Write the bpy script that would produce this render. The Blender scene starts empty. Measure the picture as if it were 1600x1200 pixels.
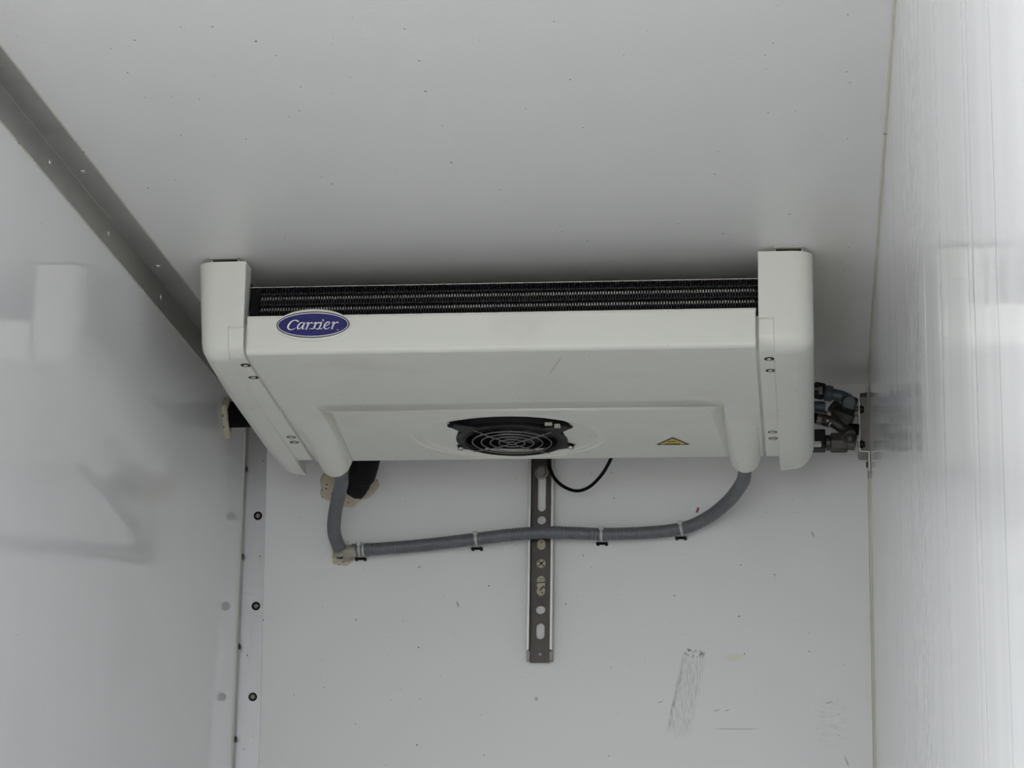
import bpy, bmesh, math, random
from mathutils import Vector, Matrix
random.seed(7)
PI = math.pi
S = bpy.context.scene
COL = S.collection

# ------------------------------------------------------------------ camera
F, YAW, PITCH, ROLL = 4200.0, 0.112948, 0.255939, 0.014750
CAM = Vector((1.627, -7.5117, -1.9634))          # origin: upper left rear corner of the box
_cy, _sy, _cp, _sp = math.cos(YAW), math.sin(YAW), math.cos(PITCH), math.sin(PITCH)
FWD = Vector((-_sy*_cp, _cy*_cp, _sp))
_r = Vector((_cy, _sy, 0)); _u = _r.cross(FWD)
RIGHT = math.cos(ROLL)*_r + math.sin(ROLL)*_u
UP = -math.sin(ROLL)*_r + math.cos(ROLL)*_u
cd = bpy.data.cameras.new('camera'); cam = bpy.data.objects.new('camera', cd); COL.objects.link(cam)
cd.sensor_width = 36; cd.lens = F/1600*36; cd.clip_start = 0.05; cd.clip_end = 200
M = Matrix((RIGHT, UP, -FWD)).transposed().to_4x4(); M.translation = CAM
cam.matrix_world = M
S.camera = cam

def ray(px, py): return F*FWD + (px-800)*RIGHT - (py-600)*UP
def on(ax, c, px, py):
    """measured photo point on the real plane  axis = c  (0 x, 1 y, 2 z)"""
    d = ray(px, py); return CAM + d*((c-CAM[ax])/d[ax])

# ------------------------------------------------------------------ world and light
W = bpy.data.worlds.new('sky'); S.world = W; W.use_nodes = True
nt = W.node_tree; nt.nodes.clear()
wo = nt.nodes.new('ShaderNodeOutputWorld'); bg = nt.nodes.new('ShaderNodeBackground')
tc = nt.nodes.new('ShaderNodeTexCoord'); sx = nt.nodes.new('ShaderNodeSeparateXYZ')
rp = nt.nodes.new('ShaderNodeValToRGB')
rp.color_ramp.elements[0].position = 0.0; rp.color_ramp.elements[0].color = (.80, .84, .90, 1)
rp.color_ramp.elements[1].position = 1.0; rp.color_ramp.elements[1].color = (.98, .99, 1, 1)
nt.links.new(tc.outputs['Generated'], sx.inputs[0]); nt.links.new(sx.outputs[2], rp.inputs[0])
nt.links.new(rp.outputs[0], bg.inputs[0]); bg.inputs[1].default_value = 3.0
nt.links.new(bg.outputs[0], wo.inputs[0])
S.view_settings.view_transform = 'Standard'; S.view_settings.look = 'None'
S.view_settings.gamma = 1; S.view_settings.use_curve_mapping = False
S.view_settings.exposure = 0.55
S.cycles.max_bounces = 16; S.cycles.diffuse_bounces = 12; S.cycles.glossy_bounces = 8
sd = bpy.data.lights.new('hazy_sun', 'SUN'); sd.energy = 5.0; sd.angle = math.radians(6); sd.color = (1, .97, .93)
so = bpy.data.objects.new('hazy_sun', sd); COL.objects.link(so); so.rotation_euler = (math.radians(-18), math.radians(38), 0)
# portal in the open rear doorway, helps the sky light find its way in (gives no light itself)
BW, BL, BH = 1.8, 6.3, 2.36
pl = bpy.data.lights.new('doorway_portal', 'AREA'); pl.shape = 'RECTANGLE'; pl.size = BW; pl.size_y = BH
pl.cycles.is_portal = True
po = bpy.data.objects.new('doorway_portal', pl); COL.objects.link(po)
po.location = (BW/2, -BL-.01, -BH/2); po.rotation_euler = (PI/2, 0, 0)   # shines to +y, into the box

# ------------------------------------------------------------------ materials
def lin(c): return tuple(x/12.92 if x <= .04045 else ((x+.055)/1.055)**2.4 for x in c)
class Mat:
    def __init__(s, name, col, rough=.5, metal=0.0, spec=.5):
        s.m = bpy.data.materials.new(name); s.m.use_nodes = True; s.t = s.m.node_tree
        s.b = s.t.nodes['Principled BSDF']; s.col = col
        s.b.inputs['Base Color'].default_value = (*col, 1)
        s.b.inputs['Roughness'].default_value = rough; s.b.inputs['Metallic'].default_value = metal
        s.b.inputs['Specular IOR Level'].default_value = spec
        s.c = None; s.nrm = None
        s.tc = s.t.nodes.new('ShaderNodeTexCoord').outputs['Object']
    def n(s, t, **k):
        x = s.t.nodes.new(t)
        for a, v in k.items(): setattr(x, a, v)
        return x
    def mapped(s, scale, loc=(0, 0, 0), rot=(0, 0, 0)):
        m = s.n('ShaderNodeMapping'); m.inputs['Scale'].default_value = scale
        m.inputs['Location'].default_value = loc; m.inputs['Rotation'].default_value = rot
        s.t.links.new(s.tc, m.inputs[0]); return m.outputs[0]
    def noise(s, scale, det=3, vec=(1, 1, 1), rough=.5, loc=(0, 0, 0)):
        x = s.n('ShaderNodeTexNoise'); x.inputs['Scale'].default_value = scale
        x.inputs['Detail'].default_value = det; x.inputs['Roughness'].default_value = rough
        s.t.links.new(s.mapped(vec, loc), x.inputs['Vector']); return x.outputs[0]
    def ramp(s, f, a, b, va=0., vb=1.):
        x = s.n('ShaderNodeMapRange'); x.interpolation_type = 'SMOOTHSTEP'
        s.t.links.new(f, x.inputs[0])
        for i, v in enumerate((a, b, va, vb)): x.inputs[i+1].default_value = v
        return x.outputs[0]
    def math(s, op, a, b=None):
        x = s.n('ShaderNodeMath', operation=op)
        for i, v in enumerate((a, b)):
            if v is None: continue
            if isinstance(v, (int, float)): x.inputs[i].default_value = v
            else: s.t.links.new(v, x.inputs[i])
        return x.outputs[0]
    def mix(s, fac, col):
        x = s.n('ShaderNodeMix', data_type='RGBA')
        if isinstance(fac, (int, float)): x.inputs[0].default_value = fac
        else: s.t.links.new(fac, x.inputs[0])
        if s.c is None: x.inputs[6].default_value = (*s.col, 1)
        else: s.t.links.new(s.c, x.inputs[6])
        x.inputs[7].default_value = (*col, 1); s.c = x.outputs[2]
        s.t.links.new(s.c, s.b.inputs['Base Color']); return s
    def bump(s, h, strength, dist=.001):
        x = s.n('ShaderNodeBump'); x.inputs['Strength'].default_value = strength
        x.inputs['Distance'].default_value = dist; s.t.links.new(h, x.inputs['Height'])
        if s.nrm is not None: s.t.links.new(s.nrm, x.inputs['Normal'])
        s.nrm = x.outputs[0]; s.t.links.new(s.nrm, s.b.inputs['Normal']); return s
    def roughness(s, f): s.t.links.new(f, s.b.inputs['Roughness']); return s
    def specks(s, scale, dens, size, col, vec=(1, 1, 1), seed=0.0, axes=(0, 1)):
        """sparse dark specks: small discs round a few voronoi cell points"""
        v = s.n('ShaderNodeTexVoronoi', voronoi_dimensions='2D'); v.inputs['Scale'].default_value = scale
        sep = s.n('ShaderNodeSeparateXYZ'); cb_ = s.n('ShaderNodeCombineXYZ')
        s.t.links.new(s.mapped(vec, (seed, seed*.7, seed*.3)), sep.inputs[0])
        s.t.links.new(sep.outputs[axes[0]], cb_.inputs[0]); s.t.links.new(sep.outputs[axes[1]], cb_.inputs[1])
        # specks are not round: the lookup is bent a little
        nn = s.n('ShaderNodeTexNoise'); nn.inputs['Scale'].default_value = scale*9; s.t.links.new(cb_.outputs[0], nn.inputs['Vector'])
        ad = s.n('ShaderNodeVectorMath', operation='MULTIPLY_ADD'); s.t.links.new(nn.outputs['Color'], ad.inputs[0])
        ad.inputs[1].default_value = (size/scale*1.6,)*3; s.t.links.new(cb_.outputs[0], ad.inputs[2])
        s.t.links.new(ad.outputs[0], v.inputs['Vector'])
        sc_ = s.n('ShaderNodeSeparateColor'); s.t.links.new(v.outputs['Color'], sc_.inputs[0])
        near = s.ramp(s.math('DIVIDE', v.outputs['Distance'], s.math('ADD', s.math('MULTIPLY', sc_.outputs[1], .8), .35)), size, size*.6)
        sp = s.n('ShaderNodeSeparateColor'); s.t.links.new(v.outputs['Color'], sp.inputs[0])
        pick = s.math('LESS_THAN', sp.outputs[0], dens)
        return s.mix(s.math('MULTIPLY', near, pick), col)
    def box_mask(s, c, half, ang=0., axes=(0, 2), soft=.3):
        """soft box round c in the plane of the two axes"""
        sep = s.n('ShaderNodeSeparateXYZ'); s.t.links.new(s.tc, sep.inputs[0])
        a = s.math('SUBTRACT', sep.outputs[axes[0]], c[0]); b = s.math('SUBTRACT', sep.outputs[axes[1]], c[1])
        ca, sa = math.cos(ang), math.sin(ang)
        u = s.math('ADD', s.math('MULTIPLY', a, ca), s.math('MULTIPLY', b, sa))
        v = s.math('SUBTRACT', s.math('MULTIPLY', b, ca), s.math('MULTIPLY', a, sa))
        mu = s.ramp(s.math('ABSOLUTE', u), half[0], half[0]*(1-soft))
        mv = s.ramp(s.math('ABSOLUTE', v), half[1], half[1]*(1-soft))
        return s.math('MULTIPLY', mu, mv)

DARK = (.03, .03, .028)
WALLC = (.86, .86, .85)
# glossy side walls: gel coat with long vertical ripples
def wallmat(name, rip, dist, rough, fine, col=WALLC, seed=0.):
    m = Mat(name, col, rough)
    m.bump(m.noise(1.0, 2, (0.0, rip, .05), loc=(seed, seed, 0)), 1.0, dist)
    m.bump(m.noise(14, 3, (1, 1, .04)), .5, fine)
    m.mix(m.ramp(m.noise(1.7, 4), .45, .75, 0, .10), (.62, .62, .60))
    m.specks(9, .10, .018, (.25, .24, .22), seed=seed, axes=(1, 2))
    return m
m_wl = wallmat('white_gelcoat_left', 1.6, .0012, .06, .00004, (.86, .86, .865), seed=3.1)
m_wr = wallmat('white_gelcoat_right', 2.6, .0025, .09, .00003, (.86, .867, .88), seed=8.3)
m_ceil = Mat('white_ceiling_panel', (.86, .86, .845), .38)
m_ceil.bump(m_ceil.noise(45, 2, (1, 2.2, 1)), .45, .0012)
m_ceil.specks(7, .18, .020, DARK, seed=2.)
m_ceil.mix(m_ceil.math('MULTIPLY', m_ceil.box_mask((1.70, -.9), (.09, 1.0), 0, (0, 1), .9), .40), (.62, .55, .42))
m_ceil.specks(18, .06, .040, (.10, .09, .08), seed=5.)
m_wb = Mat('white_front_wall', (.84, .84, .83), .33)
m_wb.bump(m_wb.noise(60, 2), .25, .0008)
m_wb.specks(11, .22, .024, DARK, seed=1.3, axes=(0, 2))
m_wb.specks(26, .10, .035, (.30, .28, .26), seed=4.3, axes=(0, 2))
# scuffs rubbed on the lower right of the front wall
st = m_wb.noise(260, 4, (1, 1, .12), rough=.7); st2 = m_wb.noise(160, 4, (.15, 1, 1), rough=.7)
q = on(1, 0, 1072, 1085)
m_wb.mix(m_wb.math('MULTIPLY', m_wb.math('MULTIPLY', m_wb.box_mask((q.x, q.z), (.040, .135), -.20, soft=.35), m_wb.ramp(st, .40, .70)), .42), (.26, .26, .25))
q = on(1, 0, 1056, 1085)
m_wb.mix(m_wb.math('MULTIPLY', m_wb.math('MULTIPLY', m_wb.box_mask((q.x, q.z), (.006, .125), -.22, soft=.6), m_wb.ramp(st, .35, .65)), .6), (.2, .2, .19))
q = on(1, 0, 1085, 1021)
m_wb.mix(m_wb.math('MULTIPLY', m_wb.math('MULTIPLY', m_wb.box_mask((q.x, q.z), (.035, .014), -.15, soft=.5), m_wb.ramp(m_wb.noise(130, 2, (1, 1, .5)), .48, .58)), .85), (.10, .10, .09))
q = on(1, 0, 1300, 1125)
m_wb.mix(m_wb.math('MULTIPLY', m_wb.math('MULTIPLY', m_wb.box_mask((q.x, q.z), (.06, .10), 0, soft=.8), m_wb.ramp(st2, .45, .75)), .30), (.22, .22, .21))
q = on(1, 0, 1148, 1027)
m_wb.mix(m_wb.math('MULTIPLY', m_wb.box_mask((q.x, q.z), (.04, .018), .1, soft=.9), .30), (.72, .66, .40))
m_wb.mix(m_wb.math('MULTIPLY', m_wb.box_mask((on(1,0,1150,1139).x, on(1,0,1150,1139).z), (.07, .0022), 0, soft=.5), .35), (.25, .25, .22))
for (px, py, a, b) in ((1120, 1110, .012, .002), (1136, 1110, .009, .002), (1032, 1097, .01, .002), (1295, 1098, .012, .002), (1323, 1190, .003, .02), (715, 944, .004, .012), (838, 1092, .006, .007), (884, 944, .003, .004), (1210, 898, .004, .004), (1270, 835, .003, .012), (655, 886, .008, .003)):
    p = on(1, 0, px, py); m_wb.mix(m_wb.math('MULTIPLY', m_wb.box_mask((p.x, p.z), (a*1.1, b*1.1), .35, soft=.9), .6), (.12, .12, .11))
p = on(1, 0, 1090, 797); m_wb.mix(m_wb.box_mask((p.x, p.z), (.004, .010), -.35, soft=.4), (.25, .03, .03))

m_abs = Mat('cream_white_plastic', (.85, .85, .785), .32)
m_abs.bump(m_abs.noise(220, 2), .12, .0004)
m_abs.mix(m_abs.ramp(m_abs.noise(5, 5, (1, 1.4, 1)), .52, .80, 0, .18), (.55, .52, .44))
m_abs.specks(20, .14, .034, DARK, seed=6.1)
for (px, py, a, b, an) in ((868, 575, .003, .03, .3), (720, 541, .03, .0012, .5), (1108, 548, .012, .0015, -.2), (640, 550, .02, .0012, .3)):
    d = ray(px, py); zz = -.262; p = CAM + d*((zz-CAM.z)/d.z)
    m_abs.mix(m_abs.math('MULTIPLY', m_abs.box_mask((p.x, p.y), (a, b*3), an, (0, 1), .6), .35), (.35, .34, .30))
m_alu = Mat('brushed_aluminium', (.47, .465, .445), .42, .85)
m_alu.bump(m_alu.noise(40, 3, (1, 1, .2)), .2, .0004)
m_alu.mix(m_alu.ramp(m_alu.noise(6, 4), .5, .75, 0, .45), (.34, .335, .315))
m_aluv = Mat('worn_aluminium', (.47, .47, .475), .40, .7)
m_aluv.mix(m_aluv.ramp(m_aluv.noise(30, 4, (1, 1, .12)), .5, .7, 0, .45), (.40, .40, .39))
m_aluv.specks(40, .10, .09, (.08, .08, .075), (1, 1, .6), seed=2.2, axes=(0, 2))
m_fin = Mat('dark_coated_fins', (.010, .010, .012), .42, .0, .25)
m_fin.mix(m_fin.ramp(m_fin.noise(60, 2), .5, .8, 0, .5), (.022, .022, .022))
m_tube = Mat('dull_metal_tube', (.50, .49, .45), .28, .9)
m_tube.mix(m_tube.ramp(m_tube.noise(12, 3), .4, .6, 0, .6), (.22, .21, .19))
m_blk = Mat('black_plastic', (.012, .012, .013), .5, 0, .25)
m_blk.mix(m_blk.ramp(m_blk.noise(30, 2), .5, .8, 0, .4), (.03, .03, .03))
m_foamblk = Mat('black_rubber_insulation', (.006, .006, .007), .8, 0, .15)
m_foamblk.bump(m_foamblk.noise(60, 3), .5, .002)
m_wire = Mat('grey_guard_wire', (.26, .26, .25), .4, .3); m_wire.mix(m_wire.ramp(m_wire.noise(50, 2), .5, .8, 0, .4), (.18, .18, .17))
m_blade = Mat('dark_grey_fan_blade', (.022, .022, .023), .5, 0, .3); m_blade.mix(m_blade.ramp(m_blade.noise(30, 2), .5, .8, 0, .4), (.03, .03, .03))
m_screw = Mat('zinc_screw', (.55, .54, .50), .3, .9); m_screw.mix(m_screw.ramp(m_screw.noise(90, 2), .5, .7, 0, .5), (.30, .29, .26))
m_hose = Mat('grey_corrugated_vinyl', (.150, .158, .172), .30); m_hose.mix(m_hose.ramp(m_hose.noise(30, 4), .45, .75, 0, .35), (.10, .10, .105))
m_tie = Mat('pale_grey_nylon', (.55, .55, .51), .45); m_tie.mix(m_tie.ramp(m_tie.noise(60, 3), .5, .7, 0, .3), (.40, .40, .36))
m_elb = Mat('aged_beige_plastic', (.40, .38, .32), .5); m_elb.mix(m_elb.ramp(m_elb.noise(60, 3), .45, .7, 0, .5), (.26, .25, .21))
m_foam = Mat('tan_expanding_foam', (.60, .54, .41), .8)
m_foam.bump(m_foam.noise(50, 4), .8, .004); m_foam.mix(m_foam.ramp(m_foam.noise(25, 4), .5, .7, 0, .5), (.68, .60, .48))
m_foam.specks(75, .6, .24, (.04, .03, .025), seed=1., axes=(0, 2))
m_rail = Mat('tarnished_steel_rail', (.085, .075, .066), .45, .5)
m_rail.mix(m_rail.ramp(m_rail.noise(25, 4, (1, 1, .4)), .45, .7, 0, .5), (.055, .048, .041))
m_railw = Mat('lit_rail_lip', (.60, .60, .57), .4, .5); m_railw.mix(m_railw.ramp(m_railw.noise(30, 3), .5, .75, 0, .3), (.40, .40, .37))  # lighter copy of the rail metal, for lips that catch the light
m_blue = Mat('navy_blue_enamel', lin((.13, .12, .44)), .3); m_blue.mix(m_blue.ramp(m_blue.noise(60, 2), .5, .8, 0, .2), lin((.10, .10, .36)))
m_white = Mat('white_enamel', (.90, .90, .88), .35); m_white.mix(m_white.ramp(m_white.noise(60, 2), .5, .8, 0, .2), (.8, .8, .78))
m_yel = Mat('yellow_sticker', lin((.86, .74, .25)), .5); m_yel.mix(m_yel.ramp(m_yel.noise(60, 2), .5, .8, 0, .3), lin((.75, .62, .22)))
m_seal = Mat('yellowed_sealant', (.66, .63, .54), .55)
m_seal.mix(m_seal.ramp(m_seal.noise(8, 4, (1, 1, .6)), .42, .65, 0, .8), (.74, .72, .62))
m_seal.specks(30, .15, .10, (.08, .06, .04), seed=9., axes=(1, 2))
m_brass = Mat('tarnished_fitting_metal', (.085, .08, .072), .40, .5); m_brass.mix(m_brass.ramp(m_brass.noise(50, 4), .45, .7, 0, .6), (.05, .045, .04))
m_bluegrey = Mat('blue_grey_elbow_metal', (.10, .12, .135), .40, .4); m_bluegrey.mix(m_bluegrey.ramp(m_bluegrey.noise(50, 4), .45, .7, 0, .5), (.06, .07, .075))
m_brkt = Mat('grey_steel_bracket', (.26, .24, .22), .45, .5); m_brkt.mix(m_brkt.ramp(m_brkt.noise(40, 4), .45, .7, 0, .4), (.18, .165, .15))
m_edge = Mat('bare_edge_and_glint', (.80, .79, .75), .35, .3); m_edge.mix(m_edge.ramp(m_edge.noise(80, 2), .5, .8, 0, .3), (.6, .6, .56))
m_conc = Mat('concrete_yard', (.55, .54, .52), .9); m_conc.mix(m_conc.ramp(m_conc.noise(2, 5), .4, .7, 0, .5), (.34, .33, .31))
m_floor = Mat('grey_box_floor', (.66, .66, .65), .6); m_floor.mix(m_floor.ramp(m_floor.noise(5, 5), .4, .7, 0, .4), (.52, .52, .51))

# ------------------------------------------------------------------ mesh helpers
def link(name, verts, faces, mat, parent=None, smooth=None, kind=None, label=None, recalc=True):
    me = bpy.data.meshes.new(name); me.from_pydata([tuple(v) for v in verts], [], faces); me.validate()
    if recalc:
        bm = bmesh.new(); bm.from_mesh(me); bmesh.ops.recalc_face_normals(bm, faces=bm.faces); bm.to_mesh(me); bm.free()
    me.materials.append(mat.m)
    if smooth is not None:
        me.shade_smooth(); me.set_sharp_from_angle(angle=math.radians(smooth))
    o = bpy.data.objects.new(name, me); COL.objects.link(o)
    if parent: attach(o, parent)
    if kind: o['kind'] = kind
    if label: o['label'] = label
    return o
def attach(o, p):
    o.parent = p
    o.matrix_parent_inverse = Matrix.Translation(-p.location)      # part meshes are modelled in scene coordinates
class MB:
    def __init__(s): s.v = []; s.f = []
    def add(s, v, f):
        k = len(s.v); s.v += [Vector(x) for x in v]; s.f += [tuple(i+k for i in x) for x in f]; return s
    def box(s, a, b):
        x0, y0, z0 = a; x1, y1, z1 = b
        return s.add([(x0,y0,z0),(x1,y0,z0),(x1,y1,z0),(x0,y1,z0),(x0,y0,z1),(x1,y0,z1),(x1,y1,z1),(x0,y1,z1)],
                     [(0,3,2,1),(4,5,6,7),(0,1,5,4),(1,2,6,5),(2,3,7,6),(3,0,4,7)])
    def bbox(s, a, b, r=.002):
        """box with chamfered edges"""
        bm = bmesh.new(); bmesh.ops.create_cube(bm, size=1)
        for v in bm.verts: v.co = Vector([(a[i]+b[i])/2 + v.co[i]*(b[i]-a[i]) for i in range(3)])
        bmesh.ops.bevel(bm, geom=bm.edges[:], offset=r, segments=2, affect='EDGES', profile=.5)
        bm.verts.index_update(); s.add([v.co.copy() for v in bm.verts], [[v.index for v in f.verts] for f in bm.faces]); bm.free(); return s
    def lathe(s, c, ax, prof, n=24, squash=None):
        """prof: (distance along axis, radius)"""
        ax = Vector(ax).normalized(); t = ax.orthogonal().normalized(); b = ax.cross(t); c = Vector(c)
        k = len(s.v)
        for (h, r) in prof:
            for i in range(n):
                a = 2*PI*i/n; s.v.append(c + ax*h + (t*math.cos(a)+b*math.sin(a))*r)
        for j in range(len(prof)-1):
            for i in range(n):
                s.f.append((k+j*n+i, k+j*n+(i+1) % n, k+(j+1)*n+(i+1) % n, k+(j+1)*n+i))
        s.f.append(tuple(k+i for i in range(n))[::-1]); s.f.append(tuple(k+(len(prof)-1)*n+i for i in range(n))); return s
    def tube(s, pts, rad, n=10, closed=False):
        """pts list of Vector; rad float or list"""
        pts = [Vector(p) for p in pts]; m = len(pts); k = len(s.v)
        R = rad if isinstance(rad, (list, tuple)) else [rad]*m
        T = []
        for i in range(m):
            a = pts[(i-1) % m] if (closed or i > 0) else pts[i]; b = pts[(i+1) % m] if (closed or i < m-1) else pts[i]
            T.append((b-a).normalized())
        u = T[0].orthogonal().normalized()
        for i in range(m):
            u = (u - T[i]*u.dot(T[i])).normalized(); w = T[i].cross(u)
            for j in range(n):
                a = 2*PI*j/n; s.v.append(pts[i] + (u*math.cos(a)+w*math.sin(a))*R[i])
        for i in range(m if closed else m-1):
            i2 = (i+1) % m
            for j in range(n): s.f.append((k+i*n+j, k+i*n+(j+1) % n, k+i2*n+(j+1) % n, k+i2*n+j))
        if not closed:
            s.f.append(tuple(k+j for j in range(n))[::-1]); s.f.append(tuple(k+(m-1)*n+j for j in range(n)))
        return s
    def prism(s, poly, axis, a, b):
        """poly of 2-D points in the other two axes, extruded along axis from a to b"""
        def P(p, h):
            return {0: (h, p[0], p[1]), 1: (p[0], h, p[1]), 2: (p[0], p[1], h)}[axis]
        n = len(poly); return s.add([P(p, a) for p in poly]+[P(p, b) for p in poly],
            [tuple(range(n))[::-1], tuple(range(n, 2*n))]+[(i, (i+1) % n, n+(i+1) % n, n+i) for i in range(n)])
    def grid(s, rows, close=False):
        k = len(s.v); n = len(rows[0])
        for r in rows: s.v += [Vector(p) for p in r]
        for j in range(len(rows)-1):
            for i in range(n if close else n-1):
                s.f.append((k+j*n+i, k+j*n+(i+1) % n, k+(j+1)*n+(i+1) % n, k+(j+1)*n+i))
        return s
    def link(s, name, mat, parent=None, smooth=None, kind=None, label=None):
        return link(name, s.v, s.f, mat, parent, smooth, kind, label)
def holed_plate(name, outer, holes, thick, to3d, mat, parent=None, bevel=0):
    """flat plate with real holes: outline curves filled, then mapped into 3-D by to3d(u, v, w)"""
    cu = bpy.data.curves.new(name, 'CURVE'); cu.dimensions = '2D'; cu.fill_mode = 'BOTH'; cu.extrude = thick/2
    for loop in [outer]+holes:
        sp = cu.splines.new('POLY'); sp.points.add(len(loop)-1)
        for i, p in enumerate(loop): sp.points[i].co = (p[0], p[1], 0, 1)
        sp.use_cyclic_u = True
    tmp = bpy.data.objects.new('tmp', cu); COL.objects.link(tmp)
    me = bpy.data.meshes.new_from_object(tmp); bpy.data.objects.remove(tmp); bpy.data.curves.remove(cu)
    vs = [to3d(v.co.x, v.co.y, v.co.z) for v in me.vertices]; fs = [tuple(p.vertices) for p in me.polygons]
    bpy.data.meshes.remove(me)
    bm = bmesh.new(); bv = [bm.verts.new(v) for v in vs]
    for f in fs:
        try: bm.faces.new([bv[i] for i in f])
        except ValueError: pass
    bmesh.ops.remove_doubles(bm, verts=bm.verts, dist=1e-6); bm.verts.index_update()
    vs = [v.co.copy() for v in bm.verts]; fs = [[v.index for v in f.verts] for f in bm.faces]; bm.free()
    return link(name, vs, fs, mat, parent)
def thing(name, label, cat, loc, group=None):
    o = bpy.data.objects.new(name, None); COL.objects.link(o); o.location = loc; o.empty_display_size = .05
    return tag(o, label, cat, group)
def tag(o, label, cat, group=None):
    o['label'] = label; o['category'] = cat
    if group: o['group'] = group
    return o
def struct(o, label=None):
    o['kind'] = 'structure'
    if label: o['label'] = label
    return o
def catmull(P, n=12):
    P = [Vector(p) for p in P]; Q = [2*P[0]-P[1]]+P+[2*P[-1]-P[-2]]; out = []
    for i in range(1, len(Q)-2):
        a, b, c, d = Q[i-1:i+3]
        for k in range(n):
            t = k/n; out.append(.5*((2*b)+(c-a)*t+(2*a-5*b+4*c-d)*t*t+(3*b-a-3*c+d)*t**3))
    out.append(P[-1]); return out
def resample(P, step):
    out = [P[0].copy()]; acc = 0.
    for a, b in zip(P, P[1:]):
        L = (b-a).length; d = step-acc
        while d <= L: out.append(a.lerp(b, d/L)); d += step
        acc = L-(d-step)
    return out
def circ(cx, cy, r, n=24, ry=None): return [(cx+r*math.cos(2*PI*i/n), cy+(ry or r)*math.sin(2*PI*i/n)) for i in range(n)]
def slot(cx, z0, z1, w, n=8):
    r = w/2; return [(cx+r*math.cos(PI*i/n), z1-r+r*math.sin(PI*i/n)) for i in range(n+1)]+[(cx-r*math.cos(PI*i/n), z0+r-r*math.sin(PI*i/n)) for i in range(n+1)]

# ------------------------------------------------------------------ setting: the box body
T = .06
tag_l = struct(MB().box((-T, -BL, -BH), (0, T, T)).link('wall_left', m_wl), 'glossy white left wall with faint reflections')
# the right wall is a skin that bulges slightly between vertical ribs: shallow facets and fine grooves
random.seed(21)
seams = [(1376, .0002), (1388, .0003), (1404, .0005), (1420, .0010), (1441, .0003), (1450, .0011), (1475, .0008), (1521, .0005), (1528, .0010), (1566, .0003)]
pl_ = [(BW, -.0005)]
for px, g in seams:
    y = on(0, BW, px, 700).y; k_ = BW+random.uniform(.0001, .0012); w_ = .006+.008*abs(y)/5; k_ = BW+(k_-BW)*.8
    pl_ += [(k_, y+w_), (k_+g*.22, y), (k_, y-w_)]
    m_wr.mix(m_wr.math('MULTIPLY', m_wr.box_mask((y, -1), (w_*.45+.002, 3), 0, (1, 2), .8), .5), (.34, .35, .37))  # shade of each groove painted in as a grey line
pl_ += [(BW, -5.9), (BW, -BL)]
pl_ = sorted(pl_, key=lambda q_: -q_[1])
struct(MB().prism([(x_, y_) for x_, y_ in pl_]+[(BW+T, -BL), (BW+T, T), (BW, T)], 2, -BH, T).link('wall_right', m_wr), 'glossy bright white right wall with vertical ripples')
struct(MB().box((0, 0, -BH), (BW, T, 0)).link('wall_back', m_wb), 'white front bulkhead wall with specks and scuffs')
struct(MB().box((0, -BL, 0), (BW, 0, T)).link('ceiling', m_ceil), 'white ceiling panel with fine texture')
struct(MB().box((-T, -BL, -BH-T), (BW+T, T, -BH)).link('floor', m_floor), 'grey floor of the box')
struct(MB().box((-40, -60, -3.5), (40, 20, -3.3)).link('ground', m_conc), 'concrete yard outside the open rear')

# ceiling corner angle on the left (two wings, with rivets)
def rivet(name, c, ax, r, h, parent, mat=m_screw, ring=False):
    prof = [(0, r), (h*.35, r), (h*.8, r*.72), (h, r*.3)]
    return MB().lathe(c, ax, prof, 16).link(name, mat, parent, 60)
tr = struct(MB().prism([(0, 0), (.063, 0), (.063, -.0025), (.004, -.0030), (.0030, -.004), (.0025, -.072), (0, -.072)][::-1], 1, -BL, -.001)
            .link('trim_1', m_alu), 'grey aluminium angle along the left ceiling edge')
for y in (-.75, -1.265, -1.979, -2.629, -3.29, -3.95, -4.6, -5.3): rivet('rivet', (.030, y, -.0028), (0, 0, -1), .0085, .004, tr)
for y in (-.61, -1.114, -1.639, -2.14, -2.65, -3.16, -3.68, -4.2, -4.7, -5.2, -5.7): rivet('rivet', (.0028, y, -.037), (1, 0, 0), .0085, .004, tr)
for nm, a, b in (('sealant_strip', (.063, -BL, -.0018), (.066, -.06, -.0001)), ('sealant_strip', (.0001, -BL, -.0755), (.0018, -.06, -.072))):
    MB().box(a, b).link(nm, m_seal, tr)
# vertical corner angle on the left
v = []
for z in (-.0755, -.5, -1., -1.5, -BH+.01):
    w = .056 + .014*min(1, -z/1.1)
    v.append([(.0002, -.042, z), (.0028, -.042, z), (.0028, -.003, z), (w, -.003, z), (w, -.0002, z), (.0002, -.0002, z)])
tv = MB().grid(v, True); tv.f.append((5, 4, 3, 2, 1, 0)); k = 4*6; tv.f.append(tuple(k+i for i in range(6)))
tv = struct(tv.link('trim_2', m_aluv), 'grey riveted aluminium angle in the left rear vertical corner')
for z in (-.37, -.635, -.897, -1.16, -1.42, -1.7, -1.97, -2.2):
    c = on(1, -.003, *{-.37: (403, 806), -.635: (400, 947), -.897: (395, 1089)}.get(z, (0, 0))) if z > -1 else Vector((.046, -.003, z))
    b = MB().lathe((c.x, -.003, c.z), (0, -1, 0), [(0, .0125), (.0018, .0125), (.0025, .011), (.0008, .009)], 20).link('rivet', m_blk, tv, 40, label='black rivet ring with bright centre')
    MB().lathe((c.x, -.0035, c.z), (0, -1, 0), [(0, .0078), (.003, .0075), (.005, .004), (.0045, .002)], 16).link('rivet_pin', m_brkt, b, 60)
for z in (-.235, -.494, -.755, -1.02, -1.29, -1.55, -1.8, -2.1):
    rivet('rivet', (.0028, -.020, z), (1, 0, 0), .009, .005, tv, m_brass)
MB().box((.0001, -.0455, -BH+.01), (.0028, -.042, -.08)).link('sealant_strip', m_seal, tv)
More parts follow.
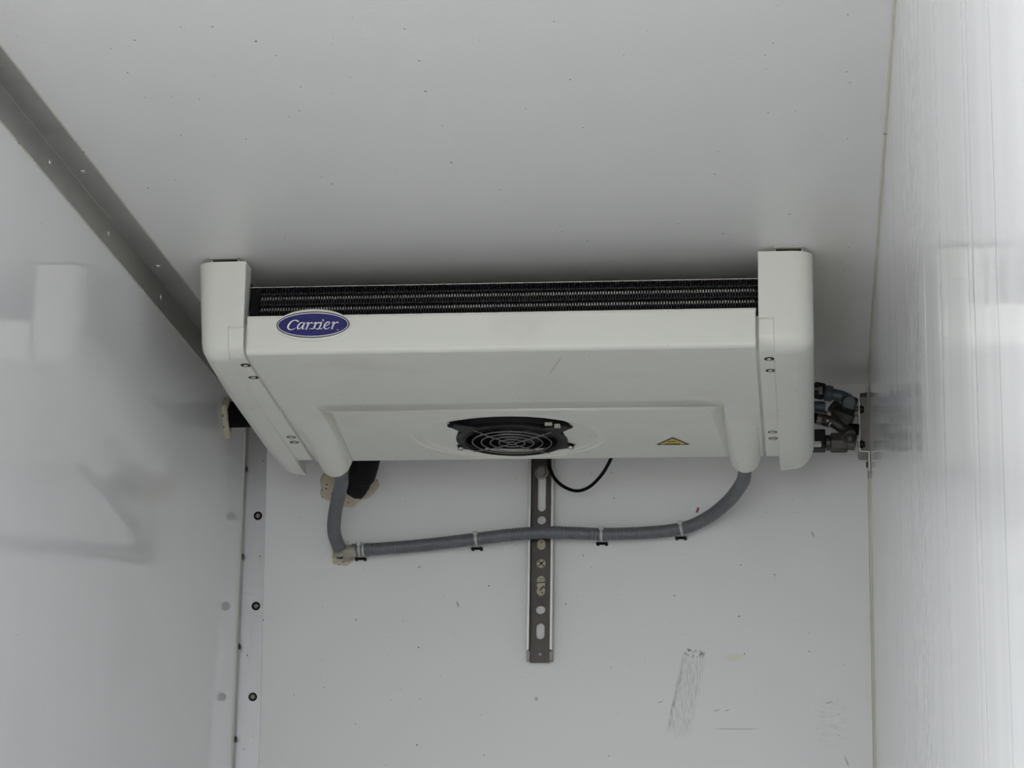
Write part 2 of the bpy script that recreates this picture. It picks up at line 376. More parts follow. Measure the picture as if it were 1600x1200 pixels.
# sealant lines at the right
def bead(pts, r, name, lab):
    Q = resample(catmull(pts, 8), .03); random.seed(3)
    return struct(MB().tube(Q, [r*random.uniform(.9, 1.1) for _ in Q], 8).link(name, m_seal, None, 60), lab)
bead([(BW-.001, y, -.001) for y in (-BL+.02, -3, -1, -.01)], .0035, 'trim_3', 'yellowed sealant bead along the right ceiling edge')
bead([(BW-.001, -.001, z) for z in (-.01, -.7, -1.4, -BH+.02)], .0048, 'trim_4', 'yellowed sealant bead down the right vertical corner')

# ------------------------------------------------------------------ evaporator unit
U = thing('evaporator_unit', 'cream white ceiling mounted cooling unit with finned coil, round fan grille and blue oval badge', 'cooling unit', (.89, -.85, 0))
YF, YB = -1.320, -.360
XL, XR = .272, 1.508
def zb(y): return -.250-.045*(y+1.32)
def strip_in(y): return .006 + .026*(y-YB)/(-.83-YB)            # width of the slanted groove beside the centre panel
BLX = (.284, .371); BRX = (1.416, 1.500)                           # the two beams
def bulge(y): return .046*max(0, (y+.76)/.40)**1.25
def beam_z(x, y, X, sc=1.):
    c = (X[0]+X[1])/2; h = (X[1]-X[0])/2; t = min(1, abs(x-c)/h); return -bulge(min(y, YB))*sc*math.sqrt(max(0, 1-t*t))
PAN = MB()
YS = -.836
# A: lip, front face, fold and forward part of the underside
r = .013
prof = [(YF+.012, -.153), (YF+.004, -.1545), (YF, -.159)] + [(YF, -.159-.02*i) for i in range(1, 4)]
zf = zb(YF)
for i in range(9):
    a = PI/2*i/8; prof.append((YF+r-r*math.cos(a), zf+r-r*math.sin(a)))
prof += [(y, zb(y)) for y in (-1.2, -1.05, -.95, -.90)]+[(YS, zb(YS))]
xs = [XL, XL+.0012, XL+.003, BLX[0]] + [BLX[0]+(BLX[1]-BLX[0])*i/16 for i in range(1, 17)] + [.45, .6, .9, 1.2, 1.37] + [BRX[0]+(BRX[1]-BRX[0])*i/16 for i in range(17)]+[XR-.003, XR-.0012, XR]
def edge(x): d = min(x-XL, XR-x); return .003*(1-math.sqrt(max(0, 1-(1-min(d, .003)/.003)**2)))
rows = []
for (y, z) in prof:
    row = []
    for x in xs:
        e = edge(x); yy, z2 = y, z
        if z > zf+.03: yy = y+e
        else: z2 = z+e
        if y > -.90 and z < -.2: z2 += beam_z(x, y, BLX)+beam_z(x, y, BRX)
        row.append((x, yy, z2))
    rows.append(row)
PAN.grid(rows)
# B / C: sides, beams and slanted grooves behind the step
ys = [YS]+[YS+(YB-YS)*i/24 for i in range(1, 25)]
def side(sgn):
    X = BLX if sgn > 0 else BRX
    xin = X[1] if sgn > 0 else X[0]
    rows = []
    for y in ys:
        w = strip_in(y); xe = xin+sgn*w; row = []
        if sgn > 0: xo = [XL, XL+.0012, XL+.003]
        else: xo = [XR, XR-.0012, XR-.003]
        for x in xo: row.append((x, y, zb(y)+edge(x)))
        xa, xb = (X[0], X[1]) if sgn > 0 else (X[1], X[0])
        for i in range(17):
            x = xa+(xb-xa)*i/16; row.append((x, y, zb(y)+beam_z(x, y, X)))
        d = .022*(y-YB)/(YS-YB)+.002
        row.append((xin+sgn*w*.30, y, zb(y)+d)); row.append((xin+sgn*w*.8, y, zb(y)+d*.2))
        row.append((xe, y, zb(y)-.007*(y-YB)/(YS-YB)))
        rows.append(row)
    PAN.grid(rows)
    # rounded nose of the beam
    rows = []
    for k in range(9):
        a = PI/2*k/8; sc = math.cos(a); yy = YB+.022*math.sin(a)
        rows.append([(X[0]+(X[1]-X[0])*i/16, yy, (zb(YB)+.012*(1-sc))+beam_z(X[0]+(X[1]-X[0])*i/16, YB, X, sc if k < 8 else 0)) for i in range(17)])
    PAN.grid(rows)
side(1); side(-1)
# step between front part and centre panel, a small face towards the doors
pyF = YS+.004
def zp(y): return zb(y)-.007*(y-YB)/(YS-YB)
xA, xB = BLX[1]+strip_in(YS), BRX[0]-strip_in(YS)
PAN.grid([[(BLX[1]+.001, YS, zb(YS)), (BRX[0]-.001, YS, zb(YS))], [(xA, pyF, zp(YS)), (xB, pyF, zp(YS))]])
# D: centre panel round the fan opening (polar rings running from the opening to the rectangle)
CX, CYR = .836, -.592
hole_px = [(697,661.5),(705,659.5),(716,657.5),(730,655.5),(750,653.3),(775,651.8),(800,651.3),(825,652),(850,654),(875,657.5),(890,660.8),(900,664),(896,668),(889,671),(880,670),(874,672),(880,677),(883,684),(884,690),(881,693.5),(890,694.5),(900,697),(894,703),(884,702),(872,700),(858,703.5),(845,705.2),(825,706.4),(808,707.2),(790,706.6),(775,705.4),(760,704.6),(750,704.7),(740,702.7),(728,703.5),(719,703.8),(712,699),(718,696.5),(722,695.6),(716,692),(713,685),(714,679),(717,674.5),(711,668),(704,664)]
def onz(px, py, dz=0.):
    d = ray(px, py); t = (zb(0)+dz-CAM.z+.045*(0-CAM.y))/(d.z+.045*d.y); return CAM+d*t
hole = [onz(*p) for p in hole_px]
H = []                                                            # densify and order by angle
for i in range(len(hole)):
    a, b = hole[i], hole[(i+1) % len(hole)]
    for k in range(4): H.append(a.lerp(b, k/4))
def rect_hit(ax, ay):
    t = 1e9
    if abs(ax) > 1e-9: pass
    y = None
    best = 1e9
    for (nx, lim) in ((1, None),):
        pass
    # iterate because the side edges slant
    lo, hi = 0.05, 2.
    for _ in range(30):
        m = (lo+hi)/2; x = CX+ax*m; y = CYR+ay*m; yc = min(max(y, YS), YB)
        inside = y > pyF and y < YB and x > BLX[1]+strip_in(yc) and x < BRX[0]-strip_in(yc)
        if inside: lo = m
        else: hi = m
    return lo
N = len(H); ang = [math.atan2(h.y-CYR, h.x-CX) for h in H]
ringdef = []
def ring(fn): 
    return [fn(i) for i in range(N)]
# ring angles are spread evenly further out so that corners are caught
start = ang[0]; 
un = [ang[0]]
for a in ang[1:]:
    while a-un[-1] > PI: a -= 2*PI
    while a-un[-1] < -PI: a += 2*PI
    un.append(a)
tot = -2*PI if un[-1] < un[0] else 2*PI
even = []
L = [0.]
for i in range(N): L.append(L[-1]+(H[(i+1) % N]-H[i]).length)
for i in range(N): even.append(un[0]+tot*(i/N))
def ell(a, rx, ry): return CX+rx*math.cos(a), CYR+ry*math.sin(a)
R = []
def dish(t): return .006*(1-t)
R.append([(h.x, h.y, zp(h.y)+.0085) for h in H])
R.append([(h.x, h.y, zp(h.y)+.007) for h in H])
for t in (.25, .5, .75, 1.):
    row = []
    for i, h in enumerate(H):
        ex, ey = ell(even[i], .232, .205); x = h.x+(ex-h.x)*t; y = h.y+(ey-h.y)*t; row.append((x, y, zp(y)+.007*(1-t)+.003*t))
    R.append(row)
for (rx, ry, dz) in ((.236, .208, .0005), (.250, .216, .0035), (.258, .2215, .003), (.262, .224, 0.)):
    R.append([(*ell(a, rx, ry), zp(ell(a, rx, ry)[1])+dz) for a in even])
corners = [(xA+.0005, pyF), (xB-.0005, pyF), (BRX[0]-strip_in(YB), YB), (BLX[1]+strip_in(YB), YB)]
ext = []
for a in even:
    ca, sa = math.cos(a), math.sin(a); m = rect_hit(ca, sa); ext.append([CX+ca*m, CYR+sa*m])
for c in corners:                                                  # snap nearest sample to each corner
    j = min(range(N), key=lambda i: (ext[i][0]-c[0])**2+(ext[i][1]-c[1])**2); ext[j] = list(c)
for t in (.5, .93, .985):
    R.append([(*(lambda e_: (e_[0]+(x-e_[0])*t, e_[1]+(y-e_[1])*t))(ell(a, .262, .224)), 0) for a, (x, y) in zip(even, ext)])
    R[-1] = [(p_[0], p_[1], zp(p_[1])) for p_ in R[-1]]
R.append([(x, y, zp(y)) for x, y in ext])
PAN.grid(R, True)
# rear and side returns of the tray
zt = -.10
back = [(XL, YB, zb(YB)), (XR, YB, zb(YB))]
PAN.grid([[(XL, YB, zb(YB)), (BLX[0], YB, zb(YB)), (BLX[1], YB, zb(YB)), (BRX[0], YB, zb(YB)), (BRX[1], YB, zb(YB)), (XR, YB, zb(YB))],
          [(XL, YB, zt), (BLX[0], YB, zt), (BLX[1], YB, zt), (BRX[0], YB, zt), (BRX[1], YB, zt), (XR, YB, zt)]])
for x in (XL, XR):
    PAN.grid([[(x, y, zb(y)+(.003)) for y in (YF+.02, -1.0, YS, YB)], [(x, y, -.15) for y in (YF+.02, -1.0, YS, YB)]])
_bm = bmesh.new(); _vs = [_bm.verts.new(v_) for v_ in PAN.v]
for f_ in PAN.f:
    try: _bm.faces.new([_vs[i] for i in f_])
    except ValueError: pass
bmesh.ops.remove_doubles(_bm, verts=_bm.verts, dist=.0004); _bm.verts.index_update()
_bm.normal_update()
for f_ in _bm.faces:                                               # every face of the tray looks outwards
    n_, c_ = f_.normal, f_.calc_center_median()
    if abs(n_.z) > .3: bad = n_.z > 0
    elif abs(n_.y) > abs(n_.x): bad = (n_.y > 0) if c_.y < -.5 else (n_.y < 0)
    else: bad = n_.x*(c_.x-.89) < 0
    if bad: f_.normal_flip()
PAN.v = [v_.co.copy() for v_ in _bm.verts]; PAN.f = [tuple(v_.index for v_ in f_.verts) for f_ in _bm.faces]; _bm.free()
pan = link('drip_tray', PAN.v, PAN.f, m_abs, U, 35, recalc=False)
sol = pan.modifiers.new('thickness', 'SOLIDIFY'); sol.thickness = .0025; sol.offset = -1

# end caps: face plate bent over the front edge and swept back under the unit
def end_cap(xo, xi, xf, ytip, yfl, label, screws):
    """xo outer x, xi inner x, xf body/flange boundary, ytip rear tip, yfl rear end of the flange"""
    w = xi-xo; sg = 1 if w > 0 else -1; aw = abs(w)
    rr = .045                                                      # outer edge rounding
    us = [0, .002, .006, .012, .019, .027, .036, .046, abs(xf-xo)-.004, abs(xf-xo)-.0005, abs(xf-xo)+.002, (abs(xf-xo)+aw)/2, aw-.003, aw-.001, aw]
    us = sorted(u for u in us if 0 <= u <= aw)
    zl = -.178                                                     # flange begins
    body = .008
    P = [(YF, -.012), (YF, -.05), (YF, -.10), (YF, -.15), (YF, zl+.001), (YF, zl-.002), (YF, -.200)]
    z1 = zb(YF)-body; rb = .045
    for i in range(10):
        a = PI/2*i/9; P.append((YF+rb-rb*math.cos(a), z1+rb-rb*math.sin(a)))
    NF = len(P)
    m = MB(); rows = []
    def off(u):
        return rr*.9*(1-math.sqrt(max(0, 1-(1-min(u, rr)/rr)**2)))
    def fl(u, j): return u > abs(xf-xo) and j >= 5
    tail = 16
    for j in range(NF+tail):
        row = []
        for u in us:
            x = xo+sg*u; h = off(u)
            e = .0025*(1-math.sqrt(max(0, 1-(1-min(aw-u, .003)/.003)**2)))
            h += e
            if fl(u, j): h += .007
            if j < NF:
                y, z = P[j]
                if j < 7: ny, nz = -1, 0
                else:
                    a = PI/2*(j-7)/9; ny, nz = -math.cos(a), -math.sin(a)
                if xo < .5: x += (-.006+.016*min(1, (-z)/.23))*(1-u/aw)      # left cap tapers a little
                row.append((x, y-ny*h, z-nz*min(h, .04)))
            else:
                t = (j-NF+1)/tail
                if u > abs(xf-xo): ye = yfl
                else:
                    q = 1-u/abs(xf-xo); ye = ytip-(.15*(1-math.sqrt(max(0, 1-q*q))))-.004*(1 if u > abs(xf-xo)-.002 else 0)
                t2 = math.sin(t*PI/2)**.8 if t > 0 else 0
                y0 = YF+rb; y = y0+(ye-y0)*t
                if xo < .5: x += .010*max(0, 1-(j-NF+1)/5)*(1-u/aw)
                # sits a little lower towards the tip, turned up at the very end
                z = zb(y)-body*(1 if u <= abs(xf-xo) else 1)
                zz = z+min(h, .04)
                if j == NF+tail-1: zz += .004
                row.append((x, y, zz))
        rows.append(row)
    m.grid(rows)
    # return faces: back edge up, outer side, inner side
    last = rows[-1]; m.grid([last, [(p[0], p[1], -.17) for p in last]])
    for col in (0, len(us)-1):
        line = [r_[col] for r_ in rows]; m.grid([line, [(p[0], max(p[1], YF+.06), max(p[2]+.02, -.17) if p[2] < -.17 else p[2]) for p in line]])
    m.grid([rows[0], [(p[0], YF+.07, p[2]) for p in rows[0]]])
    o = m.link('end_cap', m_abs, U, 40, label=label)
    for (px, py) in screws:
        d = ray(px, py); t = (zb(0)-.001-CAM.z+.045*(0-CAM.y))/(d.z+.045*d.y); p = CAM+d*t
        n = Vector((0, -.045, -1)).normalized()
        hcl = MB().lathe(p-n*.001, n, [(0, .0125), (.0015, .0125), (.0018, .0105), (.0010, .0095)], 20).link('screw_recess', m_blk, o, 40)
        MB().lathe(p, n, [(0, .0066), (.002, .0064), (.0040, .004), (.0043, .001)], 16).link('screw', m_screw, o, 60)
    return o
end_cap(.145, .264, .223, -.232, -.362, 'left end cap with rounded outer edge', [(384, 571), (396, 590), (455, 683), (460, 691)])
end_cap(1.645, 1.514, 1.551, -.226, -.350, 'right end cap with rounded outer edge', [(1202, 561), (1204, 579), (1207, 675), (1208, 685)])
# filler strip in the gaps beside the tray (inner flanges)
for a, b in ((.2635, .2725), (1.5075, 1.5145)):
    MB().prism([(YF+.030, -.165), (YF+.030, -.220), (YF+.055, -.243), (YB-.01, zb(YB)+.012), (YB-.01, -.165)], 0, a, b).link('inner_flange', m_abs, U)
# casing above
MB().bbox((.20, -1.10, -.045), (1.60, YB+.005, -.018), .003).link('top_plate', m_alu, U)
for x in (.215, 1.575): MB().box((x, -1.24, -.185), (x+.004, -.40, -.02)).link('side_plate', m_alu, U)
MB().box((XL+.01, YB-.02, -.27), (XR-.01, YB-.012, -.03)).link('rear_plate', m_alu, U)
# ceiling brackets over the caps
for x0, x1 in ((.173, .243), (1.553, 1.622)):
    t = .004; b = MB()
    b.box((x0, -1.318, -.003), (x1, -.45, -.0003)).box((x0, -1.305, -.018), (x0+t, -.45, -.003)).box((x1-t, -1.305, -.018), (x1, -.45, -.003))
    br = b.link('ceiling_bracket', m_tie, U, label='pale grey ceiling bracket channel')
    MB().box((x0+t, -1.302, -.017), (x1-t, -.45, -.0032)).link('bracket_shade', m_foamblk, br)  # black fill in place of the shade inside the channel

# coil: fins past the limit of pieces, tubes one by one
fb = MB(); x = .296; nf = 0
ZT, ZBt = -.067, -.190
while x < 1.512:
    t = .0011
    # wavy leading edge: each fin bulges round the tube rows
    pr = [(-1.272, ZT), (-1.276, -.080), (-1.272, -.088), (-1.277, -.096), (-1.272, -.110), (-1.277, -.124), (-1.272, -.138), (-1.276, -.150), (-1.272, ZBt), (-1.20, ZBt), (-1.20, ZT)]
    fb.prism(pr, 0, x-t, x+t); x += .00672; nf += 1
fb.link('coil_fin', m_fin, U, kind='stuff', label='black coil fins side by side')
for z in (-.082, -.096, -.110, -.124, -.140, -.156):
    rr = .0045 if z in (-.096, -.124) else .0035
    pts = [(.268, -1.268, z), (1.513, -1.268, z)]
    MB().tube(pts, rr, 10).link('coil_tube', m_fin, U, 60)
# collars that glint on the two bright rows
for z in (-.096, -.124):
    cb = MB(); x = .296+.00336
    while x < 1.508:
        cb.box((x-.0010, -1.2775, z-.0034), (x+.0010, -1.270, z+.0034)); x += .00672
    cb.link('fin_collar', m_tube, U, kind='stuff', label='bright metal collars glinting between the fins')
MB().bbox((.268, -1.276, -.0672), (1.513, -1.19, -.0655), .0004).link('coil_top_plate', m_screw, U, label='thin bright metal edge above the coil')
MB().box((.266, -1.262, ZBt), (1.513, -1.205, ZT-.001)).link('coil_core', m_foamblk, U)
MB().bbox((.268, -1.275, -.186), (.292, -1.25, -.0695), .002).link('coil_header', m_foamblk, U)

# badge
BC = Vector((.4375, YF-.004, -.1795)); K = 1.386e-4
def bp(X, Y, d): return (BC.x+(X-790)*K, BC.y-d, BC.z-(Y-415)*K)
def oval(rx, ry, d0, d1, name, mat, parent, label=None, n=72, cy=415):
    m = MB(); e = .0012
    def rg(rx, ry, d): return [bp(790+rx*math.cos(2*PI*i/n), cy-ry*math.sin(2*PI*i/n), d) for i in range(n)]
    m.grid([rg(rx, ry, d0), rg(rx, ry, d1-.0008 if d1-d0 > .002 else d1), rg(rx-8, ry-8, d1)], True)
    m.f.append(tuple(range(2*n, 3*n)))
    m.f.append(tuple(range(n))[::-1])
    return m.link(name, mat, parent, 50, label=label)
bd = oval(660, 285, -.012, .0050, 'badge', m_abs, U, 'oval badge with cream rim')
oval(648, 240, .0050, .0054, 'badge_border', m_blk, bd, 'black oval border')
oval(628, 221, .0054, .0058, 'badge_line', m_white, bd, 'thin white oval line')
oval(615, 205, .0058, .0062, 'badge_field', m_blue, bd, 'blue oval field')
strokes = [  # script lettering, centre lines with stroke widths in badge units
 [(524,352,30),(505,338,24),(470,330,16),(432,337,18),(392,368,26),(362,410,32),(348,452,32),(362,485,26),(400,500,18),(440,495,12),(480,470,9)],
 [(628,388,12),(596,374,14),(562,388,22),(532,424,26),(518,462,26),(528,488,20),(552,486,14),(586,458,10),(614,418,9),(630,388,9)],
 [(642,376,16),(626,420,25),(608,462,25),(604,486,18),(618,492,12),(640,478,8)],
 [(668,398,8),(692,380,14),(712,378,20),(708,400,24),(694,440,26),(680,478,26),(674,498,24)],
 [(698,442,9),(722,406,10),(748,382,14),(768,378,22),(776,388,24)],
 [(735,490,8),(770,488,12),(806,488,14),(828,470,12)],
 [(800,398,8),(822,380,14),(842,378,20),(838,400,24),(824,440,26),(808,476,24)],
 [(828,442,9),(850,406,10),(874,382,14),(892,378,20),(896,388,20)],
 [(900,398,8),(922,380,14),(940,378,20),(936,402,24),(922,440,26),(908,474,24),(888,494,18),(862,496,14),(842,484,8)],
 [(908,480,20),(926,496,14),(948,492,10),(968,472,7)],
 [(966,332,26),(968,342,30),(967,350,24)],
 [(1002,446,8),(1042,434,10),(1076,408,14),(1084,386,16),(1066,371,16),(1034,382,20),(1004,418,26),(992,456,26),(1004,486,22),(1032,498,16),(1064,488,10),(1092,464,7)],
 [(1122,398,8),(1144,380,14),(1164,378,20),(1160,400,24),(1146,440,26),(1134,478,26),(1130,498,24)],
 [(1150,442,9),(1174,406,10),(1202,382,14),(1224,380,24),(1234,388,26)],
 [(1222,516,10),(1232,518,14),(1244,520,8)]]
lt = MB()
def stroke(lt, st, P, d0, d1):
    pts = [Vector((a, b, c*.5)) for a, b, c in st]; Q = catmull(pts, 5); L, Rr = [], []
    for i, q in enumerate(Q):
        a = Q[max(0, i-1)]; b = Q[min(len(Q)-1, i+1)]; t = Vector((b.x-a.x, b.y-a.y)).normalized(); w = max(2.5, q.z)
        L.append((q.x-t.y*w, q.y+t.x*w)); Rr.append((q.x+t.y*w, q.y-t.x*w))
    rows = [[P(l[0], l[1], d0), P(l[0], l[1], d1), P(r_[0], r_[1], d1), P(r_[0], r_[1], d0)] for l, r_ in zip(L, Rr)]
    lt.grid(rows, True)
    # round ends
    for q in (Q[0], Q[-1]):
        n = 10; w = max(2.5, q.z); k = len(lt.v)
        lt.v += [Vector(P(q.x+w*math.cos(2*PI*i/n), q.y+w*math.sin(2*PI*i/n), d1)) for i in range(n)]; lt.f.append(tuple(range(k, k+n)))
for i_, s_ in enumerate(strokes): stroke(lt, s_, bp, .0062, .0066+.00005*i_)
lt.link('badge_lettering', m_white, bd, label='white italic lettering')

# fan: shroud, four ears, ring guard, spokes, blades, hub
FC = onz(800, 687.2, .004); FR = .137
nF = Vector((0, -.045, -1)).normalized(); tF = Vector((1, 0, 0)); bF = nF.cross(tF).normalized()
def fp(a, r_, d=0.): return FC+(tF*math.cos(a)+bF*math.sin(a))*r_+nF*d
fan = None
m = MB()
n = 64
m.grid([[fp(2*PI*i/n, rr_, dd) for i in range(n)] for rr_, dd in ((.150, -.010), (.150, .002), (.146, .004), (.128, .004), (.124, .002), (.124, -.055), (.150, -.055), (.150, -.010))], True)
fan = m.link('fan_shroud', m_blk, U, 40)
for (px, py), ax_ in zip(((704, 663.5), (890, 665), (720, 699.5), (892, 698)), (0, 1, 2, 3)):
    p = onz(px, py, .001); c = FC; d = (p-c); d.normalize(); s_ = d.cross(nF).normalized()
    a = c+d*.140; L = (p-c).length
    q0 = [a+s_*.035, a-s_*.035, c+d*(L-.01)-s_*.016, c+d*(L+.006)-s_*.006, c+d*(L+.006)+s_*.006, c+d*(L-.01)+s_*.016]
    mm = MB().add([v_+nF*.002 for v_ in q0]+[v_-nF*.006 for v_ in q0], [(0,1,2,3,4,5), (11,10,9,8,7,6)]+[(i, (i+1) % 6, 6+(i+1) % 6, 6+i) for i in range(6)])
    e = mm.link('shroud_ear', m_blk, fan)
    MB().lathe(p+nF*.002, nF, [(0, .009), (.003, .0085), (.006, .004)], 14).link('screw', m_screw if py > 680 else m_blk, fan, 60)
for k_, rg in enumerate((.012, .035, .0585, .0825, .1065, .128)):
    MB().tube([fp(2*PI*i/48, rg, .010-.003*k_/6) for i in range(48)], .0015, 6, True).link('guard_ring', m_wire if k_ < 5 else m_blk, U, 60)
for k_ in range(4):
    a = PI/4+PI/2*k_-.12
    MB().tube([fp(a, .016, .0115), fp(a, .08, .0105), fp(a, .146, .006)], .0016, 6).link('guard_spoke', m_wire, U, 60)
hub = MB().lathe(FC-nF*.05, nF, [(0, .040), (.030, .040), (.038, .036), (.040, .02)], 32).link('fan_hub', m_blk, U, 40)
for k_ in range(7):
    a0 = 2*PI*k_/7; rows = []
    for j in range(7):
        rr_ = .038+.082*j/6; rows.append([fp(a0+.12*j/6+(i/5-.5)*.62*(1-.12*j/6), rr_, -.012-.030*(i/5)) for i in range(6)])
    bl = MB().grid(rows).link('fan_blade', m_blade, U, 60); bl.modifiers.new('t', 'SOLIDIFY').thickness = .002
MB().lathe(FC-nF*.068, nF, [(0, .15), (.0125, .15)], 32).link('fan_backplate', m_foamblk, U)
# front lip of the inner frame seen behind the front of the opening
m = MB(); rows = []
for i in range(25):
    t = -1+2*i/24; p = onz(798+t*92, 665.5-7.5*(1-t*t), .010); rows.append([p+nF*.001, p+Vector((0, .016, 0)), p+Vector((0, .016, .03)), p+Vector((0, 0, .03))])
m.grid(rows, True); m.link('inner_frame', m_blade, U, 50)
# dark plate above the whole opening
pp = [onz(a, b, .045) for a, b in ((690, 640), (910, 640), (910, 712), (690, 712))]
MB().add(pp+[p+Vector((0, 0, .004)) for p in pp], [(0,1,2,3), (7,6,5,4), (0,1,5,4), (1,2,6,5), (2,3,7,6), (3,0,4,7)]).link('fan_cavity_plate', m_foamblk, U)
# clear wire clips at the upper right of the grille
for (px, py, w_, h_) in ((857, 662.5, .010, .005), (871, 665.5, .008, .010)):
    p = onz(px, py, -.002); MB().bbox((p.x-w_, p.y-h_, p.z-.004), (p.x+w_, p.y+h_, p.z+.004), .0015).link('wire_clip', m_tie, U, label='pale plastic wire clip')

# warning sticker: black triangle, yellow field, black symbol
def sp_(px, py, d): return onz(px, py, -.0072*0.36)+nF*d
def tri(pts, d0, d1, name, mat, parent, label=None):
    a = [sp_(x, y, d0) for x, y in pts]; b = [sp_(x, y, d1) for x, y in pts]; n = len(pts)
    return MB().add(a+b, [tuple(range(n))[::-1], tuple(range(n, 2*n))]+[(i, (i+1) % n, n+(i+1) % n, n+i) for i in range(n)]).link(name, mat, parent, label=label)
Z = lambda X, Y: (1010+X/20, 660+Y/20)
stk = tri([Z(300, 690), Z(790, 440), Z(850, 440), Z(1370, 665), Z(1320, 715), Z(340, 725)], .0006, .0012, 'warning_sticker', m_edge, U, 'yellow and black triangular warning sticker')
tri([Z(320, 672), Z(790, 460), Z(850, 460), Z(1345, 668), Z(1300, 684), Z(360, 684)], .0012, .0015, 'sticker_border', m_blk, stk)
tri([Z(420, 660), Z(800, 496), Z(845, 496), Z(1240, 655), Z(1100, 668), Z(500, 670)], .0015, .0018, 'sticker_field', m_yel, stk)
tri([Z(570, 645), Z(1050, 640), Z(1060, 665), Z(575, 670)], .0018, .0020, 'sticker_symbol', m_blk, stk)
tri([Z(640, 592), Z(760, 565), Z(925, 562), Z(860, 596), Z(810, 580), Z(700, 600)], .0018, .0020, 'sticker_symbol', m_blk, stk)

# ------------------------------------------------------------------ perforated rail on the front wall
zr1 = on(1, -.004, 843, 1036).z; zr0 = -.12
def rx(py): return on(1, -.004, 847-(py-740)*.0125, py).x
xc = on(1, -.005, 845.5, 900).x
rail = thing('mounting_rail', 'dark perforated steel channel rail hanging down the middle of the wall', 'rail', (xc, -.003, (zr0+zr1)/2))
def rz(py): return on(1, -.005, 845, py).z
hw = .0285
outer = [(xc-hw, zr1), (xc+hw, zr1), (xc+hw, zr0), (xc-hw, zr0)]
holes = [slot(xc, rz(800), rz(744), .023), circ(xc, rz(813.5), .0125), slot(xc, rz(860), rz(843), .024), circ(xc, rz(881), .0135), slot(xc, rz(932), rz(900), .024),
         circ(xc, rz(953.5), .0135, ry=.012), slot(xc, rz(999.5), rz(974), .024), circ(xc, rz(1022.5), .0048, 12)]
holed_plate('rail_web', outer, holes, .003, lambda u, v_, w_: Vector((u, -.010+w_, v_)), m_rail, rail)
zfl = rz(1018)
for s_, dx in ((-1, 0), (1, 0)):
    x0 = xc+s_*hw; x1 = xc+s_*(hw+.0035)
    MB().box((min(x0, x1), -.034, zfl+.001), (max(x0, x1), -.0085, zr0)).link('rail_flange', m_rail, rail)
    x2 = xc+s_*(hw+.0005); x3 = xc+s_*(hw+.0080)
    MB().bbox((min(x2, x3), -.036, zfl), (max(x2, x3), -.032, zr0), .001).link('rail_lip', m_railw, rail, label='outer lip of the rail with its lit brightness painted in')
    x0 = xc+s_*(hw-.001); x1 = xc+s_*(hw+.009)
    MB().bbox((min(x0, x1), -.022, zr1+.004), (max(x0, x1), -.0085, zfl-.001), .001).link('rail_foot', m_brkt, rail)
for py, r_, sh in ((851, .017, 0), (881, .016, 1), (916, .026, 2)):
    p = (xc, -.0005, rz(py)); f = MB().lathe(p, (0, -1, 0), [(0, r_), (.003, r_), (.006, r_*.8), (.007, r_*.3)], 20)
    fo = f.link('foam_plug', m_foam, rail, 50, label='tan foam showing through a rail hole')
    if sh == 1:
        for a in (PI/4, -PI/4):
            d = Vector((math.cos(a), 0, math.sin(a)))*.011; MB().tube([Vector((xc, -.0085, rz(py)))-d, Vector((xc, -.0085, rz(py)))+d], .0012, 6).link('crack', m_blk, fo)
    if sh == 2:
        MB().tube([(xc-.012, -.0085, rz(911)), (xc+.012, -.0085, rz(910))], .0013, 6).link('crack', m_blk, fo)
        MB().tube([(xc+.009, -.0085, rz(916)), (xc-.004, -.0085, rz(923))], .0016, 6).link('crack', m_blk, fo)
p = Vector((xc-.002, -.011, rz(739)))
bo = MB().lathe(p, (0, -1, 0), [(0, .020), (.003, .020), (.0035, .018)], 24).link('bolt_washer', m_brkt, rail, 40)
MB().lathe(p+Vector((0, -.003, 0)), (0, -1, 0), [(0, .0165), (.010, .0165), (.0125, .013)], 6).link('bolt_head', m_brkt, rail)

# ------------------------------------------------------------------ hoses, ties, foam
def corrugated(pts, R0, name, label, pitch=.0088, amp=.0008, ext=0):
    Q = resample(catmull(pts, 14), pitch/4)
    rad = [R0+amp*(1, .2, -1, .2)[i % 4] for i in range(len(Q))]
    return tag(MB().tube(Q, rad, 16).link(name, m_hose, None, 70), label, 'hose')
HR = .0188
L_ = on(1, -.035, 530, 857)
c0 = Vector(((BLX[0]+BLX[1])/2+.005, YB+.010, -.300))
hose1 = corrugated([c0, on(1, -.325, 534, 748), on(1, -.26, 529, 775), on(1, -.18, 523, 805), on(1, -.10, 522, 832), on(1, -.052, 530, 856)],
                   HR, 'drain_hose', 'short grey corrugated hose dropping from left corner of the unit')
hp = [on(1, -.036, 551, 859.5), on(1, -.036, 600, 857), on(1, -.036, 670, 851), on(1, -.040, 745, 842), on(1, -.052, 800, 835.5), on(1, -.057, 850, 832), on(1, -.053, 895, 833), on(1, -.040, 940, 834.5),
      on(1, -.036, 1000, 833), on(1, -.036, 1065, 826), on(1, -.06, 1105, 809), on(1, -.13, 1137, 784), on(1, -.24, 1156, 760), on(1, -.325, 1163, 744), Vector(((BRX[0]+BRX[1])/2-.002, YB+.010, -.300))]
hose2 = corrugated(hp, HR*.97, 'drain_hose', 'long grey corrugated hose crossing the wall to right corner of the unit')
